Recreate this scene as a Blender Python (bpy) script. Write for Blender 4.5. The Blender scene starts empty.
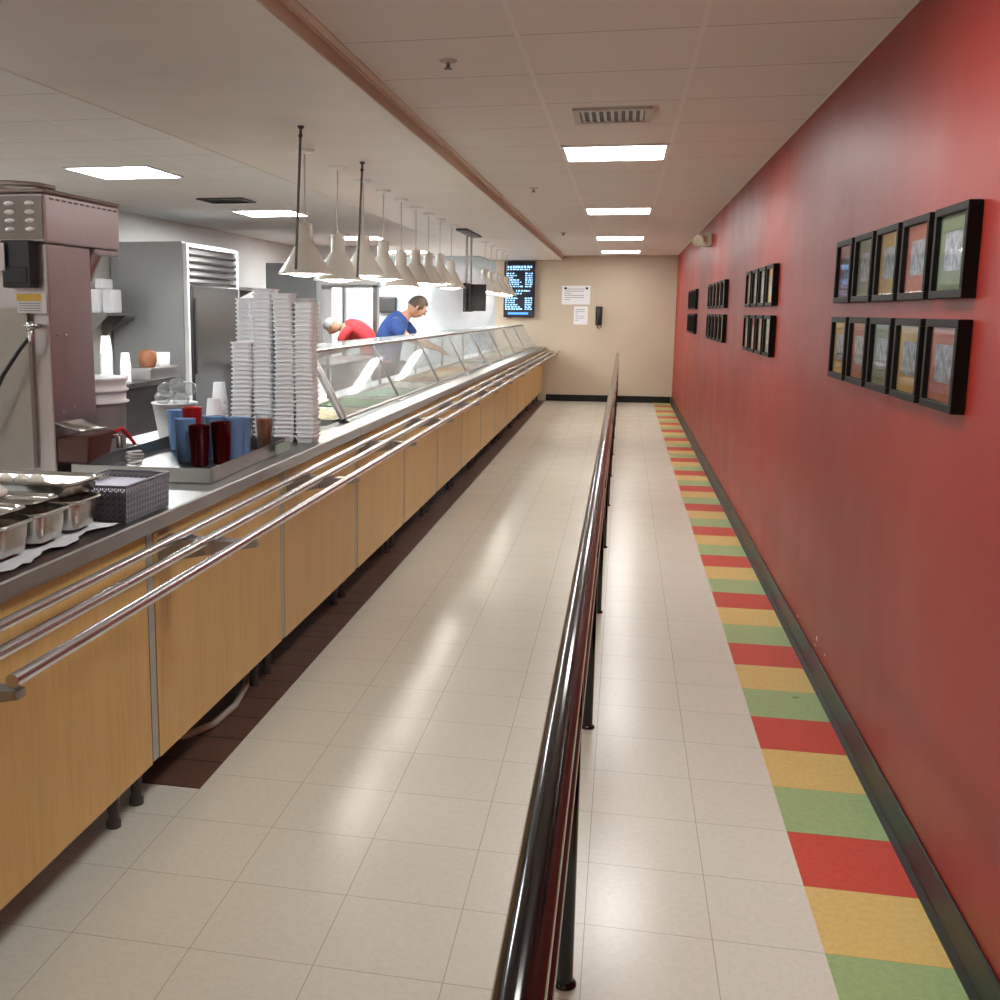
import bpy, math, random
from mathutils import Vector, Matrix
random.seed(7)
PI = math.pi
scene = bpy.context.scene
COL = bpy.data.collections.new("cafeteria"); scene.collection.children.link(COL)

# ------------------------------------------------------------------ materials
def new_mat(name):
    m = bpy.data.materials.new(name); m.use_nodes = True
    nt = m.node_tree; b = nt.nodes["Principled BSDF"]
    return m, nt, b
def setin(b, **kw):
    for k, v in kw.items():
        k = k.replace("_", " ")
        if k in b.inputs:
            b.inputs[k].default_value = v
def coords(nt, kind="Object"):
    return nt.nodes.new("ShaderNodeTexCoord").outputs[kind]
def mapping(nt, src, scale=(1, 1, 1)):
    mp = nt.nodes.new("ShaderNodeMapping"); mp.inputs["Scale"].default_value = scale
    nt.links.new(src, mp.inputs["Vector"]); return mp.outputs[0]
def noise(nt, vec, scale, detail=4, rough=.55):
    n = nt.nodes.new("ShaderNodeTexNoise"); n.inputs["Scale"].default_value = scale
    n.inputs["Detail"].default_value = detail; n.inputs["Roughness"].default_value = rough
    nt.links.new(vec, n.inputs["Vector"]); return n.outputs["Fac"]
def ramp(nt, fac, stops):
    r = nt.nodes.new("ShaderNodeValToRGB"); e = r.color_ramp.elements
    e[0].position, e[0].color = stops[0][0], (*stops[0][1], 1)
    e[1].position, e[1].color = stops[-1][0], (*stops[-1][1], 1)
    for p, c in stops[1:-1]:
        k = e.new(p); k.color = (*c, 1)
    nt.links.new(fac, r.inputs[0]); return r.outputs[0]
def bump(nt, b, h, strength=.2, dist=.01):
    n = nt.nodes.new("ShaderNodeBump"); n.inputs["Strength"].default_value = strength
    n.inputs["Distance"].default_value = dist
    nt.links.new(h, n.inputs["Height"]); nt.links.new(n.outputs[0], b.inputs["Normal"])
def math_node(nt, op, a, b_=None, c=None):
    n = nt.nodes.new("ShaderNodeMath"); n.operation = op
    for i, v in enumerate((a, b_, c)):
        if v is None: continue
        if isinstance(v, (int, float)): n.inputs[i].default_value = v
        else: nt.links.new(v, n.inputs[i])
    return n.outputs[0]
def mixc(nt, fac, a, b_):
    n = nt.nodes.new("ShaderNodeMix"); n.data_type = "RGBA"
    for i, v in ((0, fac), (6, a), (7, b_)):
        if isinstance(v, (int, float)): n.inputs[i].default_value = v
        elif isinstance(v, tuple): n.inputs[i].default_value = (*v, 1)
        else: nt.links.new(v, n.inputs[i])
    return n.outputs[2]
def simple(name, col, rough=.5, metal=0., var=.06, nscale=12, bmp=0., **kw):
    """plain coloured material with a faint procedural mottling"""
    m, nt, b = new_mat(name)
    c = coords(nt)
    f = noise(nt, c, nscale)
    lo = tuple(max(0, x * (1 - var)) for x in col); hi = tuple(min(1, x * (1 + var)) for x in col)
    nt.links.new(ramp(nt, f, [(.3, lo), (.7, hi)]), b.inputs["Base Color"])
    setin(b, Roughness=rough, Metallic=metal, **kw)
    if bmp: bump(nt, b, noise(nt, c, nscale * 6), bmp, .004)
    return m
def emis(name, col, strength):
    m, nt, b = new_mat(name)
    setin(b, Base_Color=(*col, 1), Emission_Color=(*col, 1), Emission_Strength=strength, Roughness=.6)
    return m
def grid_lines(nt, vec, px, py, ox, oy, w):
    """1 on the lines of a grid in X/Y"""
    s = nt.nodes.new("ShaderNodeSeparateXYZ"); nt.links.new(vec, s.inputs[0])
    out = None; cells = []
    for ax, p, o in ((0, px, ox), (1, py, oy)):
        if p is None: continue
        t = math_node(nt, "DIVIDE", math_node(nt, "SUBTRACT", s.outputs[ax], o), p)
        cells.append(math_node(nt, "FLOOR", t))
        d = math_node(nt, "ABSOLUTE", math_node(nt, "SUBTRACT", math_node(nt, "FRACT", math_node(nt, "ADD", t, .5)), .5))
        l = math_node(nt, "LESS_THAN", d, w / p)
        out = l if out is None else math_node(nt, "MAXIMUM", out, l)
    return out, cells
def cell_random(nt, cells):
    cb = nt.nodes.new("ShaderNodeCombineXYZ")
    for i, c in enumerate(cells): nt.links.new(c, cb.inputs[i])
    w = nt.nodes.new("ShaderNodeTexWhiteNoise"); w.noise_dimensions = "3D"
    nt.links.new(cb.outputs[0], w.inputs["Vector"]); return w.outputs["Value"]

T = .3048
def tile_mat(name, a, b_, line, px, py, ox, oy, w, rough, lrough=.6, wav=.05, spec=.5, nsc=55):
    m, nt, b = new_mat(name); c = coords(nt)
    ln, cells = grid_lines(nt, c, px, py, ox, oy, w)
    speck = noise(nt, c, nsc, 5, .7)
    r = cell_random(nt, cells)
    f = math_node(nt, "ADD", math_node(nt, "MULTIPLY", speck, .94), math_node(nt, "MULTIPLY", r, .06))
    col = ramp(nt, f, [(.3, a), (.7, b_)])
    nt.links.new(mixc(nt, ln, col, line), b.inputs["Base Color"])
    big = noise(nt, c, 3.2, 3, .5)
    rr = math_node(nt, "ADD", rough, math_node(nt, "MULTIPLY", math_node(nt, "SUBTRACT", big, .5), .12))
    nt.links.new(rr, b.inputs["Roughness"])
    setin(b, Specular_IOR_Level=spec)
    h = math_node(nt, "SUBTRACT", math_node(nt, "MULTIPLY", noise(nt, c, 9, 2), .4), math_node(nt, "MULTIPLY", ln, .3))
    bump(nt, b, h, wav, .012)
    return m
M = {}
M["vinyl"] = tile_mat("cream_vinyl_tile", (.63, .615, .52), (.71, .695, .60), (.40, .38, .31), T, T, 0, 0, .0012, .235, wav=.07, spec=.75)
M["tile_yellow"] = tile_mat("yellow_vinyl_tile", (.62, .44, .13), (.76, .56, .2), (.4, .28, .1), None, T, 0, 0, .001, .3)
M["tile_red"] = tile_mat("red_vinyl_tile", (.5, .05, .03), (.66, .075, .045), (.3, .03, .03), None, T, 0, 0, .001, .3)
M["tile_green"] = tile_mat("green_vinyl_tile", (.27, .4, .17), (.38, .52, .24), (.2, .25, .12), None, T, 0, 0, .001, .3)
M["quarry"] = tile_mat("brown_quarry_tile", (.085, .042, .028), (.15, .072, .045), (.02, .012, .01), None, .2, 0, .495, .006, .42, wav=.15)
M["kitchen_floor"] = tile_mat("kitchen_quarry_tile", (.20, .15, .12), (.27, .20, .16), (.08, .07, .06), .1524, .1524, 0, 0, .004, .4, wav=.1)
M["ceil"] = tile_mat("ceiling_tile", (.78, .765, .74), (.86, .845, .82), (.42, .4, .38), None, .6096, .863, 1.33, .003, .85, wav=.1, nsc=90, spec=.25)
def tbars():
    nt = M["ceil"].node_tree; b = nt.nodes["Principled BSDF"]; old = b.inputs["Base Color"].links[0].from_socket
    ln, _ = grid_lines(nt, coords(nt), .6096, None, .863, 0, .009)
    nt.links.new(mixc(nt, ln, old, (.87, .86, .84)), b.inputs["Base Color"])
tbars()
M["soffit"] = simple("soffit_paint", (.78, .715, .64), .42, var=.04, nscale=2)
M["fascia"] = simple("soffit_fascia_paint", (.50, .36, .26), .5, var=.05, nscale=3)
M["molding"] = simple("ceiling_edge_paint", (.74, .66, .58), .5, var=.04)
def red_wall():
    m, nt, b = new_mat("red_gloss_paint"); c = coords(nt)
    f = noise(nt, c, 1.3, 3)
    nt.links.new(ramp(nt, f, [(.25, (.25, .0175, .0115)), (.75, (.29, .022, .0145))]), b.inputs["Base Color"])
    nt.links.new(math_node(nt, "ADD", .38, math_node(nt, "MULTIPLY", noise(nt, c, 2.2, 2), .16)), b.inputs["Roughness"])
    setin(b, Specular_IOR_Level=.45)
    bump(nt, b, math_node(nt, "ADD", noise(nt, c, 2.6, 2), math_node(nt, "MULTIPLY", noise(nt, c, 170, 2), .05)), .12, .02)
    return m
M["red"] = red_wall()
M["beige"] = simple("beige_wall_paint", (.52, .44, .33), .42, var=.03, nscale=2, bmp=.03)
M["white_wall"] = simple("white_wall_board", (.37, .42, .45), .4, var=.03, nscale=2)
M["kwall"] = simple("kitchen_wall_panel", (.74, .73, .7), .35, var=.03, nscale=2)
M["base"] = simple("black_vinyl_base", (.010, .012, .010), .4, var=.2, Specular_IOR_Level=.25)
def wood():
    m, nt, b = new_mat("maple_laminate"); c = coords(nt)
    mp = mapping(nt, c, (1, 30, 1.6))
    n1 = noise(nt, mp, 2.2, 5, .6); n2 = noise(nt, mapping(nt, c, (1, 140, 3)), 3, 2)
    n3 = noise(nt, mapping(nt, c, (1, 5, 1)), 1.4, 3)
    f = math_node(nt, "ADD", math_node(nt, "MULTIPLY", n1, .5), math_node(nt, "ADD", math_node(nt, "MULTIPLY", n2, .2), math_node(nt, "MULTIPLY", n3, .3)))
    nt.links.new(ramp(nt, f, [(.35, (.56, .35, .11)), (.52, (.63, .405, .14)), (.68, (.70, .455, .17))]), b.inputs["Base Color"])
    setin(b, Roughness=.38, Specular_IOR_Level=.4)
    return m
M["wood"] = wood()
def steel(name, col, rough, axis_scale=(1, 1, 40), amt=.06):
    m, nt, b = new_mat(name); c = coords(nt)
    n = noise(nt, mapping(nt, c, axis_scale), 14, 2)
    lo = tuple(x * (1 - amt) for x in col)
    nt.links.new(ramp(nt, n, [(.3, lo), (.7, col)]), b.inputs["Base Color"])
    nt.links.new(math_node(nt, "ADD", rough - .02, math_node(nt, "MULTIPLY", n, .04)), b.inputs["Roughness"])
    setin(b, Metallic=1.)
    return m
M["steel"] = steel("brushed_steel", (.58, .57, .55), .3, (12, .6, 12))
M["steel_v"] = steel("brushed_steel_panel", (.43, .38, .375), .36, (12, 12, .6))
M["steel_dark"] = steel("dark_stainless", (.36, .35, .345), .28, (12, 12, .6))
M["chrome"] = simple("polished_steel_tube", (.62, .62, .64), .22, metal=1., var=.01)
M["counter_steel"] = steel("dull_counter_steel", (.37, .37, .355), .36, (12, .6, 12), .03)
M["pan"] = steel("worn_steel_pan", (.62, .6, .56), .24, (5, 5, 1), .2)
M["grey_panel"] = simple("grey_enamel_panel", (.42, .44, .445), .32, metal=.4, var=.05, nscale=3)
M["rail"] = simple("black_gloss_rail_paint", (.004, .0035, .004), .1, var=.3, Specular_IOR_Level=.5)
M["black"] = simple("black_plastic", (.012, .012, .013), .4, var=.2)
M["rubber"] = simple("black_rubber", (.015, .014, .013), .7, var=.2)
M["frame"] = simple("black_frame_wood", (.009, .007, .006), .5, var=.2, Specular_IOR_Level=.12)
M["foam"] = simple("white_foam", (.92, .93, .95), .55, var=.03, nscale=30, Subsurface_Weight=.0)
M["white_pl"] = simple("white_plastic", (.9, .91, .92), .35, var=.02)
M["ivory"] = simple("ivory_plastic", (.7, .64, .5), .4, var=.03)
M["enamel"] = simple("cream_enamel_shade", (.66, .63, .56), .3, var=.03)
M["towel"] = simple("white_terry_cloth", (.86, .89, .92), .9, var=.08, nscale=40, bmp=.5)
M["egg"] = simple("pale_food", (.78, .74, .66), .5, var=.1, nscale=25)
M["basket"] = simple("grey_lavender_plastic", (.13, .125, .15), .35, var=.1)
M["basket_in"] = simple("lavender_paper", (.5, .5, .6), .6, var=.15, nscale=40)
M["red_pl"] = simple("red_plastic", (.55, .02, .02), .35, var=.05)
M["paper"] = simple("white_paper", (.78, .78, .8), .7, var=.02)
M["ink"] = simple("grey_print", (.3, .31, .35), .7)
M["darkvent"] = simple("dark_vent_metal", (.06, .055, .05), .5)
M["vent"] = simple("painted_vent_metal", (.55, .53, .5), .5)
M["brown"] = simple("brown_drip_plastic", (.10, .028, .02), .28, var=.15)
M["hose"] = simple("beige_rubber_hose", (.45, .4, .33), .5)
M["rod_grey"] = simple("grey_rod_paint", (.11, .10, .095), .5)
M["stile"] = simple("grey_metal_stile", (.40, .40, .375), .4, metal=.3)
M["leg"] = simple("dark_grey_leg", (.07, .07, .07), .4, metal=.4)
M["louvre_brown"] = simple("dull_brown_steel", (.20, .17, .15), .4, metal=.6)
M["front_beige"] = simple("dull_beige_steel", (.36, .33, .29), .4, metal=.3)
M["door_steel"] = steel("dark_freezer_steel", (.17, .17, .175), .26, (12, 12, .6), .03)
M["gold"] = simple("warning_yellow", (.75, .5, .05), .5)
M["cork"] = simple("terracotta_brown", (.3, .11, .05), .6, var=.25)
M["blue_pl"] = simple("navy_plastic", (.02, .06, .18), .4)
M["skin"] = simple("skin", (.55, .3, .2), .5, var=.08)
M["hair"] = simple("grey_brown_hair", (.07, .05, .035), .7, var=.3, nscale=60)
M["shirt_blue"] = simple("blue_cotton", (.03, .075, .26), .85, var=.12, nscale=20)
M["shirt_red"] = simple("red_cotton", (.55, .04, .05), .85, var=.2, nscale=14)
M["cap"] = simple("pale_grey_cloth", (.45, .46, .45), .85, var=.25, nscale=25)
M["trousers"] = simple("dark_trousers", (.03, .03, .035), .8)
M["glow_lamp"] = emis("heat_lamp_bulb", (1., .95, .86), 24)
M["panel_light"] = emis("ceiling_panel_glow", (1., .985, .96), 17)
M["panel_kitchen"] = emis("kitchen_panel_glow", (.96, .99, 1.), 38)
M["panel_doorway_fill"] = emis("added_doorway_fill_glow", (1., 1., .98), 34)
M["screen"] = simple("dark_screen_face", (.004, .008, .02), .3, var=.1)
M["screen_txt"] = emis("screen_blue_text", (.28, .55, .95), 1.7)
M["screen_blue"] = emis("screen_deep_blue", (.05, .2, .7), 1.3)
def glassy(name, col, rough, alpha, ior=1.45, trans=1.):
    m, nt, b = new_mat(name)
    setin(b, Base_Color=(*col, 1), Roughness=rough, IOR=ior, Transmission_Weight=trans)
    b.inputs["Alpha"].default_value = alpha
    return m
def thin_glass(name, tint, refl, fog=.03, gain=1.):
    """clear pane: straight-through light plus a Fresnel reflection"""
    m = bpy.data.materials.new(name); m.use_nodes = True; nt = m.node_tree; nt.nodes.clear()
    o = nt.nodes.new("ShaderNodeOutputMaterial"); mx = nt.nodes.new("ShaderNodeMixShader")
    tr = nt.nodes.new("ShaderNodeBsdfTransparent"); gl = nt.nodes.new("ShaderNodeBsdfGlossy")
    tr.inputs[0].default_value = (*tint, 1); gl.inputs["Roughness"].default_value = .04
    fr = nt.nodes.new("ShaderNodeFresnel"); fr.inputs[0].default_value = refl
    df = nt.nodes.new("ShaderNodeBsdfDiffuse"); df.inputs[0].default_value = (.75, .8, .8, 1)
    m2 = nt.nodes.new("ShaderNodeMixShader")
    n = noise(nt, coords(nt), 2.5, 3)
    nt.links.new(math_node(nt, "MULTIPLY", n, fog), m2.inputs[0])
    nt.links.new(tr.outputs[0], m2.inputs[1]); nt.links.new(df.outputs[0], m2.inputs[2])
    nt.links.new(math_node(nt, "MULTIPLY", fr.outputs[0], gain), mx.inputs[0]); nt.links.new(m2.outputs[0], mx.inputs[1]); nt.links.new(gl.outputs[0], mx.inputs[2])
    nt.links.new(mx.outputs[0], o.inputs[0])
    return m
M["guard_glass"] = thin_glass("fogged_guard_glass", (.94, .97, .97), 1.42, .42, .42)
M["frame_glass"] = thin_glass("picture_glass", (.98, .98, .98), 1.42)
def tumbler(name, col, tr=.35):
    m, nt, b = new_mat(name); c = coords(nt)
    setin(b, Base_Color=(*col, 1), Roughness=.12, IOR=1.25, Transmission_Weight=tr)
    bump(nt, b, noise(nt, c, 60, 1), .25, .004)
    return m
M["tum_blue"] = tumbler("blue_tumbler_plastic", (.33, .56, .95))
M["tum_red"] = tumbler("dark_red_tumbler_plastic", (.09, .003, .004))
M["tum_clear"] = thin_glass("clear_tumbler_plastic", (.96, .97, .97), 1.25, .05, .35)
M["tea"] = simple("iced_tea", (.36, .10, .03), .3, var=.1)
M["bag"] = thin_glass("clear_plastic_lids", (.96, .98, .98), 1.45, .45, .6)
FOODS = [simple("green_salad", (.1, .28, .1), .5, var=.6, nscale=45), simple("pale_noodles", (.62, .5, .3), .5, var=.35, nscale=50),
         simple("brown_stew", (.25, .12, .05), .4, var=.5, nscale=35), simple("white_rice", (.75, .72, .66), .6, var=.15, nscale=60),
         simple("orange_vegetables", (.6, .25, .06), .5, var=.5, nscale=40), simple("mint_green_salad", (.3, .5, .36), .5, var=.4, nscale=35)]
MATS = {"y": simple("yellow_mat_board", (.85, .52, .12), .6), "g": simple("green_mat_board", (.25, .33, .18), .6),
        "r": simple("red_mat_board", (.66, .17, .11), .6), "p": simple("photo_print", (.52, .55, .62), .5, var=.6, nscale=38)}

# ------------------------------------------------------------------ mesh builder
class MB:
    def __init__(s): s.v, s.f, s.sm, s.mi = [], [], [], []
    def add(s, vs, fs, smooth=False, mi=0):
        o = len(s.v); s.v += [tuple(v) for v in vs]
        for f in fs: s.f.append([o + i for i in f]); s.sm.append(smooth); s.mi.append(mi)
        return s
    def box(s, x0, x1, y0, y1, z0, z1, mi=0):
        vs = [(x, y, z) for z in (z0, z1) for y in (y0, y1) for x in (x0, x1)]
        return s.add(vs, [(0, 2, 3, 1), (4, 5, 7, 6), (0, 1, 5, 4), (2, 6, 7, 3), (0, 4, 6, 2), (1, 3, 7, 5)], mi=mi)
    def quad(s, *p, mi=0): return s.add(p, [tuple(range(len(p)))], mi=mi)
    def lathe(s, c, prof, n=24, mi=0, smooth=True, cap0=False, cap1=False, ex=1., ey=1.):
        vs = []
        for r, z in prof:
            for i in range(n):
                a = 2 * PI * i / n; vs.append((c[0] + r * ex * math.cos(a), c[1] + r * ey * math.sin(a), c[2] + z))
        fs = [(j * n + i, j * n + (i + 1) % n, (j + 1) * n + (i + 1) % n, (j + 1) * n + i) for j in range(len(prof) - 1) for i in range(n)]
        s.add(vs, fs, smooth, mi)
        if cap0: s.add(vs[:n], [tuple(range(n))[::-1]], mi=mi)
        if cap1: s.add(vs[-n:], [tuple(range(n))], mi=mi)
        return s
    def tube(s, pts, r, n=12, mi=0, caps=True, smooth=True):
        pts = [Vector(p) for p in pts]; rs = r if isinstance(r, (list, tuple)) else [r] * len(pts)
        rings = []; up = None
        for i, p in enumerate(pts):
            d = (pts[min(i + 1, len(pts) - 1)] - pts[max(i - 1, 0)]).normalized()
            if up is None: up = Vector((0, 0, 1)) if abs(d.z) < .9 else Vector((1, 0, 0))
            a = d.cross(up).normalized(); b = a.cross(d).normalized(); up = b
            rings.append([p + a * rs[i] * math.cos(2 * PI * k / n) + b * rs[i] * math.sin(2 * PI * k / n) for k in range(n)])
        vs = [v for q in rings for v in q]
        fs = [(j * n + i, (j + 1) * n + i, (j + 1) * n + (i + 1) % n, j * n + (i + 1) % n) for j in range(len(rings) - 1) for i in range(n)]
        s.add(vs, fs, smooth, mi)
        if caps: s.add(rings[0], [tuple(range(n))], mi=mi); s.add(rings[-1], [tuple(range(n))[::-1]], mi=mi)
        return s
    def sweep_y(s, prof, y0, y1, closed=True, mi=0):
        """profile of (x, z) extruded along Y"""
        n = len(prof); vs = [(x, y0, z) for x, z in prof] + [(x, y1, z) for x, z in prof]
        fs = [(i, (i + 1) % n, n + (i + 1) % n, n + i) for i in range(n if closed else n - 1)]
        if closed: fs += [tuple(range(n))[::-1], tuple(range(n, 2 * n))]
        return s.add(vs, fs, mi=mi)
    def ball(s, c, r, n=14, m=9, mi=0):
        rx, ry, rz = r if isinstance(r, tuple) else (r, r, r)
        prof = [(max(1e-4, math.sin(PI * j / m)), -math.cos(PI * j / m) * rz) for j in range(m + 1)]
        return s.lathe(c, prof, n, mi, ex=rx, ey=ry)
    def rotz(s, a, c=(0, 0)):
        ca, sa = math.cos(a), math.sin(a)
        s.v = [(c[0] + (x - c[0]) * ca - (y - c[1]) * sa, c[1] + (x - c[0]) * sa + (y - c[1]) * ca, z) for x, y, z in s.v]
        return s
    def build(s, name, mat, parent=None, loc=None, bevel=0, solid=0):
        me = bpy.data.meshes.new(name); me.from_pydata(s.v, [], s.f)
        for p, sm, mi in zip(me.polygons, s.sm, s.mi): p.use_smooth = sm; p.material_index = mi
        for m in (mat if isinstance(mat, (list, tuple)) else [mat]): me.materials.append(M[m] if isinstance(m, str) else m)
        me.validate(); me.update()
        o = bpy.data.objects.new(name, me); COL.objects.link(o)
        if parent is not None: o.parent = parent
        if loc: o.location = loc
        if bevel:
            b = o.modifiers.new("edge", "BEVEL"); b.width = bevel; b.segments = 2; b.limit_method = "ANGLE"; b.harden_normals = False
        if solid:
            q = o.modifiers.new("thickness", "SOLIDIFY"); q.thickness = solid; q.offset = 0
        return o
def tag(o, label, cat, group=None, kind=None):
    o["label"] = label; o["category"] = cat
    if group: o["group"] = group
    if kind: o["kind"] = kind
    return o
def thing(name, label, cat, loc=(0, 0, 0), group=None):
    o = bpy.data.objects.new(name, None); COL.objects.link(o); o.location = loc; o.empty_display_size = .1
    return tag(o, label, cat, group)
def struct(o):
    o["kind"] = "structure"; return o
def copy_tree(o, parent=None):
    c = o.copy(); COL.objects.link(c)
    if parent is not None: c.parent = parent
    for ch in list(o.children):
        if ch.name in COL.objects: copy_tree(ch, c)
    return c
ORD = ["nearest", "second", "third", "fourth", "fifth", "sixth", "seventh", "eighth", "ninth", "tenth", "eleventh", "twelfth", "thirteenth", "fourteenth", "fifteenth"]

# ------------------------------------------------------------------ camera
CAM = bpy.data.cameras.new("camera"); cam = bpy.data.objects.new("camera", CAM); COL.objects.link(cam)
F, PX, PY = 1055.21, 398.63, 485.78
R0, R1, R2 = (0.97844183, 0.20644171, 0.00577967), (-0.03932845, 0.15877987, 0.9865304), (-0.20274333, 0.96548991, -0.1634759)
cam.matrix_world = Matrix(((R0[0], R1[0], -R2[0], 1.25603), (R0[1], R1[1], -R2[1], -2.4475), (R0[2], R1[2], -R2[2], 1.49653), (0, 0, 0, 1)))
CAM.sensor_width = 36; CAM.lens = F / 1000 * 36
CAM.shift_x = (500 - PX) / 1000; CAM.shift_y = (PY - 500) / 1000
CAM.clip_start = .05; CAM.clip_end = 100
scene.camera = cam

# ------------------------------------------------------------------ room shell
YN, YE, XR, XL, ZC = -4.2, 15.72, 2.085, -3.47, 2.42
SX = 1.781
fl = MB()
fl.quad((0, YN, 0), (SX, YN, 0), (SX, YE, 0), (0, YE, 0), mi=0)
fl.quad((-.62, YN, 0), (0, YN, 0), (0, .495, 0), (-.62, .495, 0), mi=0)
fl.quad((-.62, .495, 0), (0, .495, 0), (0, YE, 0), (-.62, YE, 0), mi=4)
fl.quad((XL, YN, 0), (-.62, YN, 0), (-.62, YE, 0), (XL, YE, 0), mi=5)
k = -14
while k * T < YE:
    y0, y1 = max(YN, k * T), min(YE, (k + 1) * T)
    if y1 > y0: fl.quad((SX, y0, 0), (XR, y0, 0), (XR, y1, 0), (SX, y1, 0), mi=(1, 2, 3)[k % 3])
    k += 1
struct(fl.build("floor", ["vinyl", "tile_yellow", "tile_red", "tile_green", "quarry", "kitchen_floor"]))
struct(MB().box(XL, XR, YN, YE, ZC, ZC + .1).build("ceiling", "ceil"))
wr = struct(MB().box(XR, XR + .12, YN, YE, 0, ZC).build("wall_right", "red"))
for (y, z, r) in ((2.006, .175, .011), (1.821, .165, .006), (2.48, .135, .008), (2.03, .14, .005)):
    MB().lathe((0, 0, 0), [(r, 0), (r * .6, .0012)], 9, cap1=True).build("chipped_paint", "paper", wr, loc=(XR - .0002, y, z)).rotation_euler = (0, -PI / 2, 0)
struct(MB().box(-.9, XR + .12, YE, YE + .12, 0, ZC).build("wall_back", "beige"))
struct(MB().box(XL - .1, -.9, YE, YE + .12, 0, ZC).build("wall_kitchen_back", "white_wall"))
struct(MB().box(XL - .12, XL, YN, YE, 0, ZC).build("wall_left", "kwall"))
struct(MB().box(XL - .12, XR + .12, YN - .12, YN, 0, ZC).build("wall_front", "beige"))
# partition with the doorway into the bright back room
pw = MB()
D0, D1, DZ = -3.14, -2.30, 1.83
pw.box(XL, D0, 12.75, 12.87, 0, ZC); pw.box(D1, -2.265, 12.75, 12.87, 0, ZC); pw.box(D0, D1, 12.75, 12.87, DZ, ZC)
struct(pw.build("wall_partition", "kwall"))
dr = bpy.data.objects.new("door_1", None); COL.objects.link(dr); struct(dr)
MB().box(D0 - .03, D0 + .02, 12.73, 12.89, 0, DZ + .03).box(D1 - .03, D1 + .03, 12.73, 12.89, 0, DZ + .03).box(D0 - .03, D1 + .05, 12.73, 12.89, DZ, DZ + .04).build("door_frame", "steel_dark", dr)
MB().box(-2.80, -2.765, 12.76, 12.86, 0, DZ).build("door_mullion", "steel_dark", dr)
MB().box(D0 + .02, -2.97, 12.80, 12.83, 0, DZ).build("door_leaf", "white_pl", dr)
# soffit over the serving line
struct(MB().box(-.97, .215, YN, YE, 2.35, ZC).build("ceiling_soffit", "soffit"))
struct(MB().box(.215, .222, YN, YE, 2.352, 2.4).build("trim_1", "fascia"))
struct(MB().box(.222, .255, YN, YE, 2.412, 2.42).box(.222, .228, YN, YE, 2.4, 2.42).build("trim_2", "molding"))
bp_ = [(0, 0), (0, .108), (-.004, .112), (-.009, .108), (-.010, .02), (-.022, .004), (-.022, 0)]
struct(MB().sweep_y([(XR + x, z) for x, z in bp_], YN, YE - .01).build("baseboard_right", "base"))
m = MB(); m.box(0.0, XR - .02, YE - .01, YE, 0, .11); struct(m.build("baseboard_back", "base"))

struct(MB().box(-.985, -.9705, YN, YE, 2.349, 2.40).build("trim_3", "molding"))
# ------------------------------------------------------------------ ceiling fittings
def ceiling_light(x, y, label, mat="panel_light", grp="ceiling light panels", w=.6):
    t = thing("ceiling_light", label, "ceiling light", (x, y, ZC), grp)
    h = w / 2
    f = MB()
    for a in ((-h, h, -h, -h + .02), (-h, h, h - .02, h), (-h, -h + .02, -h + .02, h - .02), (h - .02, h, -h + .02, h - .02)): f.box(a[0], a[1], a[2], a[3], -.012, -.001)
    f.build("light_frame", "white_pl", t)
    MB().box(-h + .021, h - .021, -h + .021, h - .021, -.008, -.002).build("diffuser", mat, t)
    return t
for i, k in enumerate((4, 10, 16, 21)):
    ceiling_light(1.168, 1.33 + .6096 * (k + .5), "square glowing ceiling panel above the queue aisle, %s from the camera" % ORD[i], grp="ceiling panels over the aisle")
for y in (.43, -3.2):
    ceiling_light(1.168, y, "square glowing ceiling panel above the queue aisle, just outside the picture", grp="ceiling panels out of view")
for i, y in enumerate((4.43, 7.5, 10.95, 14.2)):
    ceiling_light(-2.1, y, "square glowing ceiling panel above the kitchen, %s from the camera" % ORD[i], "panel_kitchen", grp="ceiling panels over the kitchen")
for y in (.8, -2.6):
    ceiling_light(-2.1, y, "square glowing ceiling panel above the kitchen, just outside the picture", "panel_kitchen", grp="ceiling panels out of view")
ceiling_light(-2.85, 14.1, "added unseen ceiling panel in the back room, brightening the doorway", "panel_doorway_fill", "added back room lights", .9)  # added panel, hidden behind the partition, to make the doorway opening white

def vent(x, y, w, d, label, mat="vent", dark=False):
    t = thing("ceiling_vent", label, "vent", (x, y, ZC))
    f = MB(); h, g = w / 2, d / 2
    for a in ((-h, h, -g, -g + .03), (-h, h, g - .03, g), (-h, -h + .03, -g + .03, g - .03), (h - .03, h, -g + .03, g - .03)): f.box(*a, -.014, -.001)
    f.build("vent_frame", mat, t)
    MB().box(-h + .03, h - .03, -g + .03, g - .03, -.004, -.002).build("vent_backing", "darkvent", t)
    s = MB(); n = 9
    for i in range(n):
        xx = -h + .045 + (w - .09) * i / (n - 1); s.quad((xx - .008, -g + .03, -.005), (xx - .008, g - .03, -.005), (xx + .008, g - .03, -.013), (xx + .008, -g + .03, -.013))
    s.build("vent_slats", "darkvent" if dark else mat, t)
vent(1.165, 2.855, .36, .36, "square white air vent in the ceiling above the aisle")
vent(-2.09, 6.3, .4, .36, "dark grille air vent in the kitchen ceiling between two light panels", "darkvent", True)
def sprinkler(x, y, i):
    t = thing("fire_sprinkler", "small sprinkler head in the aisle ceiling, %s from the camera" % ORD[i], "sprinkler", (x, y, ZC), "ceiling sprinklers")
    MB().lathe((0, 0, 0), [(.034, -.001), (.032, -.006), (.012, -.01)], 20, cap1=True).build("escutcheon", "vent", t)
    MB().lathe((0, 0, 0), [(.007, -.01), (.007, -.028), (.016, -.03), (.016, -.034), (.004, -.036)], 12, cap1=True).build("sprinkler_nozzle", "steel_dark", t)
for i, (x, y) in enumerate(((.577, 1.64), (.55, 5.8), (.52, 10.4))): sprinkler(x, y, i)

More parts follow.
